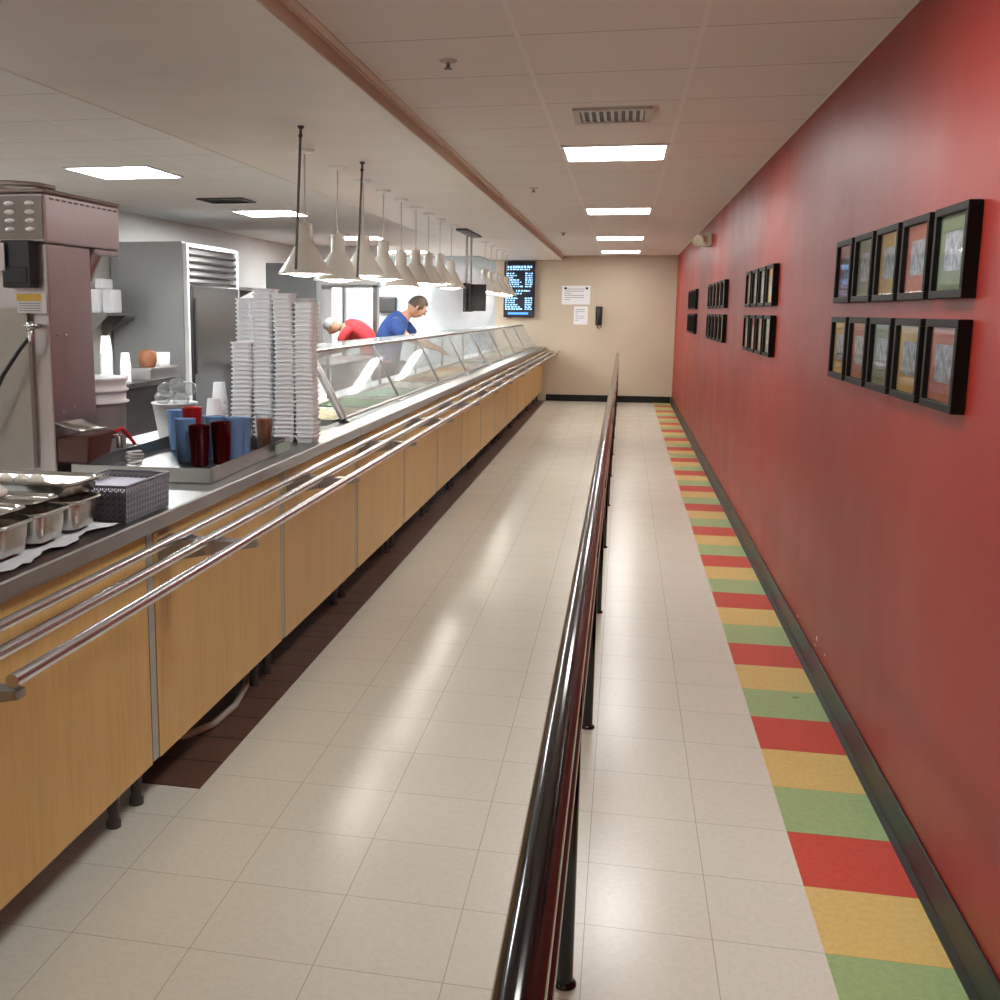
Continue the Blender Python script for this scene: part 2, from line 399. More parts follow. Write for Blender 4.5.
# emergency light on the red wall
t = thing("emergency_light", "beige twin-head emergency light high on the red wall", "emergency light", (XR, 8.9, 2.22))
MB().box(-.07, -.001, -.16, .16, -.06, .06).build("light_housing", "ivory", t, bevel=.01)
for s in (-1, 1):
    h = MB().lathe((0, 0, 0), [(.02, 0), (.05, .05), (.055, .09), (.052, .095), (.0, .085)], 18).build("lamp_head", "ivory", t, loc=(-.085, s * .13, .03)); h.rotation_euler = (PI / 2 + .5, 0, -.6)

# ------------------------------------------------------------------ things on the end wall
t = thing("menu_screen", "wall-mounted menu screen with rows of pale blue text on dark", "screen", (-.49, YE, 1.86))
MB().box(-.26, .26, -.075, -.02, -.46, .47).build("screen_case", "black", t, bevel=.012)
MB().box(-.12, .12, -.02, -.001, -.12, .12).build("wall_bracket", "black", t)
MB().box(-.24, .24, -.078, -.0755, -.44, .45).build("display", "screen", t)
tx = MB(); rnd = random.Random(3)
def words(x0, x1, z, h):
    x = x0
    while x < x1 - .015:
        w = rnd.uniform(.02, .05); w = min(w, x1 - x)
        g = x
        while g < x + w - .006:
            gh = h * rnd.uniform(.6, 1); tx.box(g, g + .007, -.0795, -.0785, z, z + gh); g += .009
        x += w + .012
words(-.2, .22, .36, .04); words(-.2, .17, .325, .025)
for j in range(7): words(.1, .22, .26 - j * .036, .024)
for j in range(7): words(-.22, (-.08, -.05, -.1, .0, .05, .0, .07)[j], .26 - j * .036, .024)
words(-.05, .18, -.03, .03); words(-.1, .05, -.075, .025)
for j in range(6): words(.1, .22, -.15 - j * .036, .024)
for j in range(6): words(-.23, (-.02, -.04, -.07, -.02, .02, .06)[j], -.15 - j * .036, .024)
tx.build("screen_text", "screen_txt", t)
MB().box(-.18, .16, -.0795, -.0785, -.41, -.375).build("screen_footer", "screen_blue", t)
def notice(x0, x1, z0, z1, label, name="wall_notice"):
    t = thing(name, label, "notice", ((x0 + x1) / 2, YE, (z0 + z1) / 2))
    w, h = (x1 - x0) / 2, (z1 - z0) / 2
    MB().box(-w, w, -.006, -.001, -h, h).build("sheet", "paper", t)
    ln = MB()
    for j in range(int(h * 2 / .035) - 2):
        zz = h - .06 - j * .035; e = rnd.uniform(.2, .9) if j % 3 == 2 else .85
        ln.box(-w * .8, -w * .8 + w * 1.6 * e, -.0075, -.0062, zz, zz + .01)
    ln.build("print_lines", "ink", t)
    return t, w, h
t, w, h = notice(.22, .69, 1.62, 1.93, "wide white notice with dark crest marks taped to the end wall")
for s in (-1, 1): MB().lathe((0, 0, 0), [(.022, 0), (.02, .003)], 14, cap1=True).build("crest_mark", "black", t, loc=(s * w * .75, -.006, h * .72)).rotation_euler = (PI / 2, 0, 0)
notice(.43, .66, 1.29, 1.59, "small white sheet taped below the wide notice")
t = thing("wall_telephone", "black wall telephone on the beige end wall", "telephone", (.845, YE, 1.43))
MB().box(-.055, .055, -.045, -.001, -.15, .16).build("phone_body", "black", t, bevel=.012)
MB().tube([(0, -.05, .12), (0, -.085, .09), (0, -.09, 0), (0, -.085, -.09), (0, -.05, -.12)], [.03, .03, .018, .03, .03], 10).build("handset", "black", t)
MB().tube([(0.03, -.03, -.14), (.045, -.03, -.19), (.0, -.03, -.21), (-.03, -.03, -.15)], .006, 8).build("cord", "rubber", t)

# ------------------------------------------------------------------ picture frames on the red wall
def make_frame(matc, w=.285, h=.232):
    t = bpy.data.objects.new("picture_frame", None); COL.objects.link(t)
    g, d = .021, .034
    f = MB()
    for (a, b_, c, e) in ((-w / 2, w / 2, h / 2 - g, h / 2), (-w / 2, w / 2, -h / 2, -h / 2 + g), (-w / 2, -w / 2 + g, -h / 2 + g, h / 2 - g), (w / 2 - g, w / 2, -h / 2 + g, h / 2 - g)):
        f.box(-d, -.001, a, b_, c, e)
    f.build("frame_rim", "frame", t, bevel=.002)
    MB().box(-.020, -.002, -w / 2 + g, w / 2 - g, -h / 2 + g, h / 2 - g).build("mat_board", MATS[matc], t)
    MB().box(-.0215, -.0205, -w * .24, w * .24, -h * .2, h * .22).build("photo", MATS["p"], t)
    MB().quad((-.025, -w / 2 + g, -h / 2 + g), (-.025, -w / 2 + g, h / 2 - g), (-.025, w / 2 - g, h / 2 - g), (-.025, w / 2 - g, -h / 2 + g)).build("frame_glazing", "frame_glass", t)
    return t
proto = {c: None for c in "ygr"}
CN = {"y": "yellow", "g": "green", "r": "red"}
clusters = [("the cluster nearest the camera", .515, .335, "gryg" + "r", "rygry"), ("the second cluster", 3.93, .355, "yggr", "grry"),
            ("the third cluster", 6.85, .37, "gryrg", "ygrgy"), ("the farthest cluster", 10.5, .37, "gryg", "rygr")]
for cname, y0, dy, up, lo in clusters:
    for row, seq, z in (("upper", up, 1.652), ("lower", lo, 1.368)):
        for i, c in enumerate(seq):
            if proto[c] is None: proto[c] = o = make_frame(c)
            else: o = copy_tree(proto[c])
            o.location = (XR, y0 + dy * i, z)
            tag(o, "black-framed picture with %s mat, %s in the %s row of %s" % (CN[c], ORD[i], row, cname), "picture frame", "framed pictures on the red wall")

# ------------------------------------------------------------------ black queue rail
t = thing("queue_rail", "long glossy black double handrail dividing the queue aisle", "railing", (1.183, 0, 0))
MB().tube([(-.003, -3.6, .82), (-.003, 15.35, .82)], .0275, 24).build("top_rail", "rail", t)
MB().tube([(0, -3.6, .62), (0, 15.35, .62)], .0195, 16).build("middle_rail", "rail", t)
for i in range(-2, 11):
    y = -.25 + 1.526 * i
    p = MB().tube([(0, y, .01), (0, y, .6)], .019, 16)
    p.tube([(0, y, .64), (0, y, .80)], .019, 16)
    p.build("post", "rail", t)
    MB().lathe((0, y, 0), [(.027, .001), (.027, .006), (.021, .010), (.0195, .012)], 18).build("post_foot", "rail", t)

# ------------------------------------------------------------------ serving line: cabinets, worktop, rails
U0, UL = .3, 1.2195
TOPZ = .915
def make_unit(L=UL):
    t = bpy.data.objects.new("counter_cabinet", None); COL.objects.link(t)
    MB().box(-.60, -.085, .004, L - .004, .19, .862).build("cabinet_body", "steel_dark", t)
    MB().box(-.082, -.06, .046, L - .006, .165, .866).build("wood_panel", "wood", t)
    MB().box(-.084, -.062, .004, .043, .168, .866).build("steel_stile", "stile", t)
    for (x, y) in ((-.15, .06), (-.15, L - .09), (-.55, .06), (-.55, L - .09)):
        MB().lathe((x, y, 0), [(.022, .0), (.022, .02), (.015, .03), (.02, .09), (.022, .189)], 14, cap0=True).build("leg", "leg", t)
    return t
un = make_unit()
n_unit = 0
for k in range(-3, 13):
    o = un if n_unit == 0 else (copy_tree(un) if k < 12 else make_unit(.76))
    o.location = (0, U0 + UL * k, 0)
    if k < -1: lab = "maple-fronted counter cabinet behind the near edge of the picture"
    else: lab = "maple-fronted cabinet under the serving counter, %s from the camera" % ORD[k + 1]
    tag(o, lab, "cabinet", "maple cabinets of the serving line"); n_unit += 1
lastL = YE - .02 - (U0 + UL * 12.0)
# (the 13th unit above ends close to the end wall)

NOSE = [(-.034, TOPZ), (-.030, TOPZ - .004), (-.030, .872), (-.036, .868), (-.046, .868), (-.046, .9)]
flat = NOSE + [(-.60, .9), (-.60, TOPZ)]
o = MB().sweep_y(flat, YN + .2, 2.72).box(-.95, -.60, 1.82, 2.72, .9, TOPZ).build("steel_worktop", "counter_steel")
tag(o, "flat stainless worktop carrying pans, tumblers and foam containers", "worktop")
well = NOSE + [(-.2, .9), (-.2, .872), (-.64, .872), (-.64, TOPZ), (-.632, TOPZ), (-.632, .88), (-.208, .88), (-.208, TOPZ)]
o = MB().sweep_y(well, 2.725, YE - .01).build("steel_food_well_counter", "counter_steel")
tag(o, "long stainless food well counter under the glass guards", "counter")
o = MB().box(-.80, -.645, 3.0, 15.2, .885, .91).build("cutting_board_ledge", "white_pl"); tag(o, "long white cutting board ledge on the cook's side of the food wells", "ledge")
for k in range(5): 
    y = 3.1 + 2.9 * k
    MB().box(-.79, -.65, y, y + .03, .80, .884).build("ledge_bracket", "steel", o)
t = thing("kitchen_counter", "white-fronted steel kitchen counter across from the food wells", "counter", (0, 0, 0))
MB().box(-2.35, -1.80, 8.6, 11.0, .88, .92).build("counter_top", "steel", t)
MB().box(-2.33, -1.82, 8.62, 10.98, .1, .88).build("counter_body", "white_pl", t)
for (x, y) in ((-2.28, 8.7), (-2.28, 10.9), (-1.87, 8.7), (-1.87, 10.9)): MB().tube([(x, y, 0), (x, y, .1)], .02, 8).build("foot", "steel_dark", t)
# tray slide rails with their brackets
t = thing("tray_slide", "three polished steel tubes of the tray slide along the counter front", "tray slide", (0, 0, 0))
for x, y0 in ((.012, YN + .3), (.111, YN + .3), (.221, -.84)):
    MB().tube([(x, y0, .845), (x, YE - .02, .845)], .0135, 14).build("slide_tube", "chrome", t)
for i in range(-1, 13):
    y = U0 + UL * i + (.12 if i >= 0 else .085)
    b = MB()
    b.add([(-.058, y - .05, .829), (.235, y - .012, .829), (.235, y + .012, .829), (-.058, y + .05, .829),
           (-.058, y - .05, .76), (.235, y - .012, .815), (.235, y + .012, .815), (-.058, y + .05, .76)],
          [(0, 1, 2, 3), (0, 4, 5, 1), (3, 2, 6, 7), (1, 5, 6, 2)])
    b.build("slide_bracket", "steel_dark", t, solid=.003)
# floor clutter below the counter
tag(MB().tube([(-.22, .74, .05), (-.18, .825, .03), (-.142, .97, .016), (-.131, 1.164, .016), (-.16, 1.361, .02), (-.20, 1.48, .04), (-.24, 1.6, .06)], .0125, 10).build("drain_hose", "hose"), "pale drain hose lying on brown tiles under the counter", "hose")
tag(MB().tube([(-.3, .55, .03), (-.3, 4.2, .03)], .02, 10).build("drain_pipe", "steel_dark"), "dark drain pipe running along the floor under the counter", "pipe")

# ------------------------------------------------------------------ glass guards and food wells
GB = [2.90, 4.31, 5.85, 7.35, 8.85, 10.35, 11.85, 13.35, 15.0]
def guard_bay(y0, y1, i):
    t = thing("glass_guard", "slanted glass food guard bay over the wells, %s from the camera" % ORD[i], "food guard", (0, 0, 0), "glass guards over the food wells")
    xb, zb, xt, zt = -.165, .935, -.345, 1.278
    e = .012
    MB().add([(xb, y0 + e, zb + .01), (xb, y1 - e, zb + .01), (xt, y1 - e, zt), (xt, y0 + e, zt)], [(0, 1, 2, 3)]).build("glass_pane", "guard_glass", t, solid=.005)
    MB().add([(xt - .01, y0 + e, zt + .008), (xt - .01, y1 - e, zt + .008), (xt - .30, y1 - e, zt + .008), (xt - .30, y0 + e, zt + .008)], [(0, 1, 2, 3)]).build("glass_shelf", "guard_glass", t, solid=.008)
    f = MB(); f.tube([(xb, y0, zb), (xt, y0, zt)], .009 if i else .021, 8); f.tube([(xt, y0, zt), (xt - .3, y0, zt)], .009, 8); f.tube([(xt - .3, y0, zt), (xt - .3, y0, TOPZ + .002)], .011, 8)
    f.build("guard_post", "steel_dark" if i else "steel", t)
    f = MB(); f.tube([(xt - .004, y0, zt + .003), (xt - .004, y1, zt + .003)], .010, 8); f.tube([(xb + .004, y0, zb + .002), (xb + .004, y1, zb + .002)], .009, 8)
    f.build("edge_channel", "steel_dark", t)
    MB().lathe((xb, y0 + .005, TOPZ), [(.03, .001), (.03, .006), (.014, .012), (.013, .02)], 14).build("post_foot", "rubber" if i == 0 else "steel", t)
for i in range(8): guard_bay(GB[i], GB[i + 1] - .02, i)
def food_pan(y, L, fi, i):
    t = thing("food_pan", "", "food pan", (-.41, y, 0), "steel pans in the food wells")
    w = .38; h0, h1 = .884, .925
    x0, x1, y0, y1 = -w / 2, w / 2, -L / 2, L / 2
    MB().add([(x0, y0, h1), (x1, y0, h1), (x1, y1, h1), (x0, y1, h1), (x0 + .02, y0 + .02, h1 - .002), (x1 - .02, y0 + .02, h1 - .002), (x1 - .02, y1 - .02, h1 - .002), (x0 + .02, y1 - .02, h1 - .002),
              (x0 + .03, y0 + .03, h0), (x1 - .03, y0 + .03, h0), (x1 - .03, y1 - .03, h0), (x0 + .03, y1 - .03, h0)],
             [(0, 1, 5, 4), (1, 2, 6, 5), (2, 3, 7, 6), (3, 0, 4, 7), (4, 5, 9, 8), (5, 6, 10, 9), (6, 7, 11, 10), (7, 4, 8, 11), (8, 9, 10, 11)]).build("pan_body", "steel", t)
    g = MB(); nx, ny = 9, 12; rr = random.Random(i)
    vs = [(x0 + .03 + (w - .06) * a / nx, y0 + .03 + (L - .06) * b / ny, .903 + (rr.uniform(0, .03) if 0 < a < nx and 0 < b < ny else 0)) for b in range(ny + 1) for a in range(nx + 1)]
    g.add(vs, [(b * (nx + 1) + a, b * (nx + 1) + a + 1, (b + 1) * (nx + 1) + a + 1, (b + 1) * (nx + 1) + a) for b in range(ny) for a in range(nx)], True)
    g.build("food", FOODS[fi], t)
    t["label"] = "steel pan of %s in the food wells, %s from the camera" % (("leafy green salad", "pale noodles", "brown stew", "white rice", "orange vegetables", "mint green salad")[fi], ORD[i] if i < 15 else "far")
seq = [1, 0, 5, 3, 2, 1, 4, 3, 0, 2, 1, 3, 5, 4, 2]
for i in range(15): food_pan(3.3 + .8 * i, .72, seq[i], i)

# ------------------------------------------------------------------ heat lamps
def heat_lamp(y, zr, label, x=-.467):
    t = thing("heat_lamp", label, "heat lamp", (x, y, 2.35), "cone heat lamps over the serving line")
    d = zr - 2.35
    MB().lathe((0, 0, 0), [(.055, -.001), (.05, -.012), (.012, -.02)], 20, cap1=True).build("ceiling_canopy", "white_pl", t)
    MB().tube([(0, 0, -.02), (0, 0, d + .27)], .004, 6).build("cord", "vent", t)
    MB().lathe((0, 0, d), [(.010, .285), (.018, .272), (.042, .270), (.043, .262), (.043, .165), (.058, .152), (.10, .075), (.148, .008), (.150, 0), (.144, .001), (.096, .07), (.054, .146), (.038, .16), (.038, .25)], 28).build("lamp_shade", "enamel", t)
    MB().ball((0, 0, d + .020), (.118, .118, .033), 24, 10).build("bulb", "glow_lamp", t)
Ls = [(3.23, 1.692), (3.91, 1.68), (4.56, 1.725), (5.17, 1.722), (5.80, 1.684), (6.40, 1.725), (6.99, 1.733), (7.59, 1.752), (8.27, 1.726), (10.9, 1.742), (11.5, 1.73), (12.15, 1.74), (12.8, 1.735), (13.45, 1.73)]
for i, (y, z) in enumerate(Ls): heat_lamp(y, z, "cream cone heat lamp hanging over the serving line, %s from the camera" % ORD[i])
for i, (x, y) in enumerate(((-.262, 2.5), (-.268, 3.73))):
    t = thing("hanging_rod", "thin dark suspension rod from the soffit, %s one" % ("nearer" if i == 0 else "farther"), "rod", (x, y, 2.35), "suspension rods over the counter")
    MB().lathe((0, 0, 0), [(.016, -.001), (.014, -.012), (.008, -.014)], 12, cap1=True).build("rod_anchor", "darkvent", t)
    MB().tube([(0, 0, -.01), (-.03, 0, -.64), (-.031, 0, -.66)], .0068, 8).build("rod_shaft", "rod_grey", t)
    MB().ball((-.002, 0, -.045), .011, 8, 6).build("rod_clamp", "darkvent", t)
# ceiling-hung order screens
t = thing("hanging_screen", "black order screens hanging on a pole from a dark soffit plate", "screen", (-.44, 9.3, 2.35))
MB().box(-.06, .06, -.55, .6, -.02, -.001).build("mount_plate", "darkvent", t)
MB().tube([(0, -.15, -.02), (0, -.15, -.60)], .012, 8).tube([(0, .2, -.02), (0, .2, -.60)], .012, 8).build("mount_pole", "vent", t)
MB().box(-.02, .02, -.25, .3, -.86, -.55).build("screen_panel", "black", t, bevel=.005)
b = MB().box(.03, .20, -.03, .01, -.85, -.56).build("side_screen", "black", t, bevel=.005)

# ------------------------------------------------------------------ foreground pans on the towel
def hotel_pan(x0, x1, y0, y1, z0, z1, label, deep=.008, nm="steel_food_pan"):
    t = thing(nm, label, "pan", ((x0 + x1) / 2, (y0 + y1) / 2, z0), "steel pans at the near end of the worktop")
    w, l, h = (x1 - x0) / 2, (y1 - y0) / 2, z1 - z0
    def ring(a, b, r, z, n=5):
        out = []
        for cx, cy, s in ((a - r, b - r, 0), (-a + r, b - r, 1), (-a + r, -b + r, 2), (a - r, -b + r, 3)):
            for k in range(n + 1):
                an = PI / 2 * (s + k / n); out.append((cx + r * math.cos(an), cy + r * math.sin(an), z))
        return out
    rings = [ring(w - .028, l - .028, .02, .001), ring(w - .02, l - .02, .025, .006), ring(w - .014, l - .014, .028, h * .55), ring(w - .012, l - .012, .03, h - .012),
             ring(w - .002, l - .002, .03, h - .009), ring(w, l, .03, h - .004), ring(w - .003, l - .003, .03, h), ring(w - .013, l - .013, .028, h - .002),
             ring(w - .016, l - .016, .026, h - .01), ring(w - .022, l - .022, .024, deep + .006), ring(w - .03, l - .03, .02, deep)]
    n = len(rings[0]); b = MB()
    for a, c in ((0, 1), (1, 3), (3, 5), (5, 6), (6, 8), (8, 9), (9, 10)):
        b.add([v for r in rings[a:c + 1] for v in r], [(j * n + i, j * n + (i + 1) % n, (j + 1) * n + (i + 1) % n, (j + 1) * n + i) for j in range(c - a) for i in range(n)], True)
    b.add(rings[0], [tuple(range(n))[::-1]]); b.add(rings[-1], [tuple(range(n))])
    b.build("pan_body", "pan", t)
    return t
PZ = .928
tw = MB(); rr = random.Random(5); nx, ny = 14, 34
for b_ in range(ny + 1):
    for a in range(nx + 1):
        y = -.95 + 1.105 * b_ / ny; x0 = -.052 - .012 * math.sin(b_ * .9) - .03 * (b_ / ny) + rr.uniform(-.007, .007)
        if b_ == ny: pass
        x = x0 + (-.50 - x0) * a / nx + .0
        tw.v.append((x, y + rr.uniform(-.006, .006), .9175 + rr.uniform(0, .006) + (.004 if a < 2 else 0) * rr.random()))
for b_ in range(ny):
    for a in range(nx):
        i = b_ * (nx + 1) + a; tw.f.append([i, i + 1, i + nx + 2, i + nx + 1]); tw.sm.append(True); tw.mi.append(0)
# keep under-pan part of the cloth flat
o = tw.build("kitchen_towel", "towel"); tag(o, "white towel spread under the row of steel pans", "towel")
ys = [(-.368, -.205), (-.199, -.036), (-.030, .130)]
nm_ = ["nearest of the three deep small pans on the towel", "middle of the three deep small pans on the towel", "farthest of the three deep small pans on the towel"]
hotel_pan(-.27, -.09, -.535, -.374, PZ, 1.010, "deep stainless pan just cut by the edge of the picture")
for (a, b_), nme in zip(ys, nm_): hotel_pan(-.27, -.09, a, b_, PZ, 1.010, "stainless pan, " + nme)
nm2 = ["shallow stainless pan stacked on the small pans, nearest to the camera", "shallow stainless pan with a white ladle stacked in the middle", "deep wide stainless pan holding pale food at the back of the row"]
for (y0, y1), nme in zip(((-.352, -.190), (-.185, -.034)), nm2): hotel_pan(-.40, -.120, y0, y1, 1.0112, 1.034, nme)
hotel_pan(-.55, -.105, -.024, .168, 1.0112, 1.056, nm2[2])
def lump(x, y, z, r, label, nm="food_lump", mat="egg", grp="pale food in the far pan"):
    b = MB().ball((0, 0, 0), r, 12, 8); rr = random.Random(int(x * 1e4) + 5)
    b.v = [(a * (1 + rr.uniform(-.1, .1)), c * (1 + rr.uniform(-.1, .1)), d * (1 + rr.uniform(-.1, .1))) for a, c, d in b.v]
    return tag(b.build(nm, mat, loc=(x, y, z)), label, "food", grp)
for k, (x, y, s, lab) in enumerate(((-.42, .09, .03, "leftmost"), (-.36, .08, .022, "second from the left"), (-.315, .09, .02, "third from the left"), (-.265, .08, .023, "rightmost"))):
    lump(x, y, 1.044, (s, s * .9, s * .7), "pale food lump in the far wide pan, %s" % lab)
lump(-.27, -.11, 1.042, (.034, .03, .022), "round white egg in the middle shallow pan", "white_egg", "egg", "eggs")

# grey perforated basket
t = thing("plastic_basket", "grey perforated plastic basket beside the steel pans", "basket", (0, 0, 0))
def lattice(p00, p10, p11, p01, nx, ny):
    b = MB()
    P = lambda u, v: tuple((Vector(p00) * (1 - u) + Vector(p10) * u) * (1 - v) + (Vector(p01) * (1 - u) + Vector(p11) * u) * v)
    for j in range(ny):
        for i in range(nx):
            c = [P((i + a) / nx, (j + b_) / ny) for a, b_ in ((0, 0), (1, 0), (1, 1), (0, 1))]; k = P((i + .5) / nx, (j + .5) / ny)
            o_ = len(b.v); b.v += c + [k]
            for q in ((0, 1, 4), (1, 2, 4), (2, 3, 4), (3, 0, 4)): b.f.append([o_ + z for z in q]); b.sm.append(False); b.mi.append(0)
    return b
bx0, bx1, by0, by1 = -.245, -.060, .178, .455
bz0, bz1 = .917, 1.018
tp = [(bx1 + .004, by0 - .004, bz1), (bx1 + .004, by1 + .004, bz1), (bx0 - .004, by1 + .004, bz1), (bx0 - .004, by0 - .004, bz1)]
bt = [(bx1, by0, bz0), (bx1, by1, bz0), (bx0, by1, bz0), (bx0, by0, bz0)]
for i in range(4):
    j = (i + 1) % 4
    n = 16 if i % 2 == 0 else 11
    b = lattice(bt[i], bt[j], tp[j], tp[i], n, 6)
    o = b.build("basket_side", "basket", t)
    wd = o.modifiers.new("weld", "WELD"); wd.merge_threshold = .0008
    wf = o.modifiers.new("lattice", "WIREFRAME"); wf.thickness = .0036; wf.use_replace = True
MB().box(bx0, bx1, by0, by1, bz0, bz0 + .004).build("basket_floor", "basket", t)
MB().tube([tp[0], tp[1], tp[2], tp[3], tp[0]], .004, 6).build("basket_rim", "basket", t)
st = MB().box(bx0 + .008, bx1 - .008, by0 + .008, by1 - .008, bz0 + .006, bz0 + .082); o = st.build("wrapped_cutlery_fill", "basket_in"); tag(o, "pale lavender contents filling the grey basket", "basket contents")

# steel drip tray with the tumblers
TR = [(-.61, .86), (-.085, .86), (-.085, 1.66), (-.61, 1.66)]
t = thing("steel_tray", "shallow stainless tray under the coloured tumblers", "tray", (0, 0, 0))
b = MB(); th = .004; z0, z1 = TOPZ + .001, .968
x0, x1, y0, y1 = -.59, -.085, .86, 1.75
b.box(x0, x1, y0, y1, z0, z0 + .004)
b.box(x1 - th, x1, y0, y1, z0, z1); b.box(x0, x0 + th, y0, y1, z0, z1); b.box(x0, x1, y0, y0 + th, z0, z1); b.box(x0, x1, y1 - th, y1, z0, z1)
b.rotz(0.03, (x1, y0)); b.build("tray_body", "counter_steel", t)
MB().box(-.0935, -.0915, 1.55, 1.73, .925, .962).rotz(.0, (x1, y0)).build("green_label", simple("pale_green_sticker", (.42, .58, .48), .6), t, loc=(-.006 + .012, 0, 0))
tz = z0 + .006
def tumbler_obj(x, y, mat, label, grp, h=.15, r=.041, z=tz, liquid=None, n=1, cat="tumbler", nm="plastic_tumbler"):
    t = thing(nm, label, cat, (x, y, z), grp)
    rb = r * .74
    MB().lathe((0, 0, 0), [(rb * .4, .003), (rb, .0), (rb + .001, .004), (r - .001, h), (r, h + .001), (r - .004, h), (rb - .003, .008), (.001, .008)], 24, cap0=True).build("tumbler_wall", mat, t)
    if liquid:
        MB().lathe((0, 0, 0), [(.001, .0095), (rb - .0045, .0095), (rb + (r - rb) * .85 - .0048, h * .86), (.001, h * .86)], 24).build("drink", liquid, t)
    return t
G = "coloured tumblers on the steel tray"
tumbler_obj(-.276, 1.225, "tum_red", "dark red tumbler at the front of the tray, left one of the pair", G, liquid="brown")
tumbler_obj(-.212, 1.285, "tum_red", "dark red tumbler at the front of the tray, right one of the pair", G, .158, liquid="brown")
tumbler_obj(-.362, 1.30, "tum_blue", "blue tumbler left behind the dark red pair", G, .165)
tumbler_obj(-.372, 1.392, "red_pl", "bright red-rimmed tumbler standing tall among the blue ones", G, .2)
tumbler_obj(-.285, 1.41, "tum_blue", "blue tumbler directly behind the dark red pair", G, .165)
tumbler_obj(-.20, 1.395, "tum_blue", "blue tumbler right behind the dark red pair", G, .165)
tumbler_obj(-.225, 1.54, "tum_blue", "pale blue tumbler at the right of the blue group", G, .15)
tumbler_obj(-.43, 1.56, "tum_blue", "blue tumbler partly hidden behind the red-rimmed one", G, .15)
tumbler_obj(-.535, 1.62, "tum_blue", "blue pebbled tumbler alone at the back left of the tray", G, .165, .043)
tumbler_obj(-.178, 1.68, "tum_clear", "clear glass of iced tea on the right end of the tray", "drinks", .155, .04, liquid="tea", cat="glass", nm="iced_tea_glass")
# tub of clear dome lids
t = thing("tub_of_lids", "white tub heaped with clear dome lids behind the tumblers", "tub", (-.70, 1.97, TOPZ + .001))
MB().lathe((0, 0, 0), [(.07, .0), (.098, .165), (.103, .166), (.103, .172), (.094, .168), (.066, .01), (.001, .01)], 24, cap0=True).build("tub", "white_pl", t)
for k, (dx, dy, dz) in enumerate(((-.055, 0, .19), (.045, -.03, .185), (0, .04, .215), (-.02, -.045, .23), (.055, .03, .23), (.02, -.01, .25))):
    MB().ball((dx, dy, dz), (.038, .038, .032), 14, 8).build("dome_lid", "bag", t)

# foam cup stacks and containers
def foam_cup_stack(x, y, z, n, label, r=.038, h=.1, pitch=.014):
    g = "inverted foam cups, " + label
    first = None
    for i in range(n):
        if first is None:
            first = o = MB().lathe((0, 0, 0), [(r, 0), (r + .002, .003), (r - .002, .006), (r * .68, h), (r * .6, h), (.001, h)], 20).build("foam_cup", "foam")
        else: o = first.copy(); COL.objects.link(o)
        o.location = (x, y, z + pitch * i)
        tag(o, "white foam cup in the " + label, "foam cup", g)
foam_cup_stack(-.395, 1.675, tz, 9, "inverted stack behind the blue tumblers")
foam_cup_stack(-.545, 2.12, TOPZ + .001, 12, "short inverted stack left of the container towers")
def container_mesh(w, h, nm="foam_container", sc=1.):
    """square foam tray with rounded corners, rim lip and open inside, nests on the next"""
    def ring(a, r, z, n=4):
        out = []
        for cx, cy, s in ((a - r, a - r, 0), (-a + r, a - r, 1), (-a + r, -a + r, 2), (a - r, -a + r, 3)):
            for k in range(n + 1):
                an = PI / 2 * (s + k / n); out.append((cx + r * math.cos(an), cy + r * math.sin(an), z))
        return out
    rings = [ring(w * .80, w * .25, 0), ring(w * .87, w * .28, h * .45), ring(w * .91, w * .3, h - .007), ring(w, w * .3, h - .006), ring(w, w * .3, h), ring(w * .92, w * .3, h), ring(w * .8, w * .25, h * .2)]
    n = len(rings[0]); b = MB()
    b.add([v for r in rings for v in r], [(j * n + i, j * n + (i + 1) % n, (j + 1) * n + (i + 1) % n, (j + 1) * n + i) for j in range(len(rings) - 1) for i in range(n)])
    b.add(rings[0], [tuple(range(n))[::-1]]); b.add(rings[-1], [tuple(range(n))])
    return b
CH = .030; PITCH = .0195
stacks = [(-.415, 2.08, 1.39, "front left tower", .05, 2), (-.31, 2.09, 1.61, "second front tower from the left", .05, -2), (-.208, 2.06, 1.606, "third front tower from the left", .048, 4),
          (-.107, 2.06, 1.56, "front right tower", .047, -3), (-.452, 2.24, 1.585, "back left tower", .05, 4), (-.365, 2.22, 1.575, "back tower second from the left", .05, 2),
          (-.26, 2.19, 1.60, "back tower third from the left", .048, -3), (-.155, 2.19, 1.57, "back right tower", .048, 4)]
base_me = {}
for (x, y, zt, nm, w, rot) in stacks:
    n = int((zt - TOPZ - CH) / PITCH)
    if w not in base_me: base_me[w] = o = container_mesh(w, CH).build("foam_container", "foam"); first = True
    else: first = False
    for i in range(n):
        if not (first and i == 0): o = base_me[w].copy(); COL.objects.link(o)
        o.location = (x + .012 * math.sin(i * .11 + x * 30) * (i / n), y, TOPZ + .001 + PITCH * i)
        o.rotation_euler = (0, 0, math.radians(rot + .5 * math.sin(i * 1.7)))
        tag(o, "white foam container nested in the %s behind the tumblers" % nm, "foam container", "foam containers, " + nm)

# ------------------------------------------------------------------ drink dispenser on its own table
tb = thing("equipment_table", "stainless table behind the counter carrying the tall dispenser", "table", (0, 0, 0))
MB().box(-1.4, -.604, .2, 1.44, TOPZ - .04, TOPZ).build("table_top", "steel", tb, bevel=.003)
for x in (-1.35, -.68):
    for y in (.25, 1.38): MB().tube([(x, y, 0), (x, y, TOPZ - .04)], .02, 10).build("leg", "steel_dark", tb)
t = thing("drink_dispenser", "tall stainless dispenser with louvred head beside the white bucket", "dispenser", (0, 0, 0))
XF = -.618   # right face of the machine
k_ = 1.0
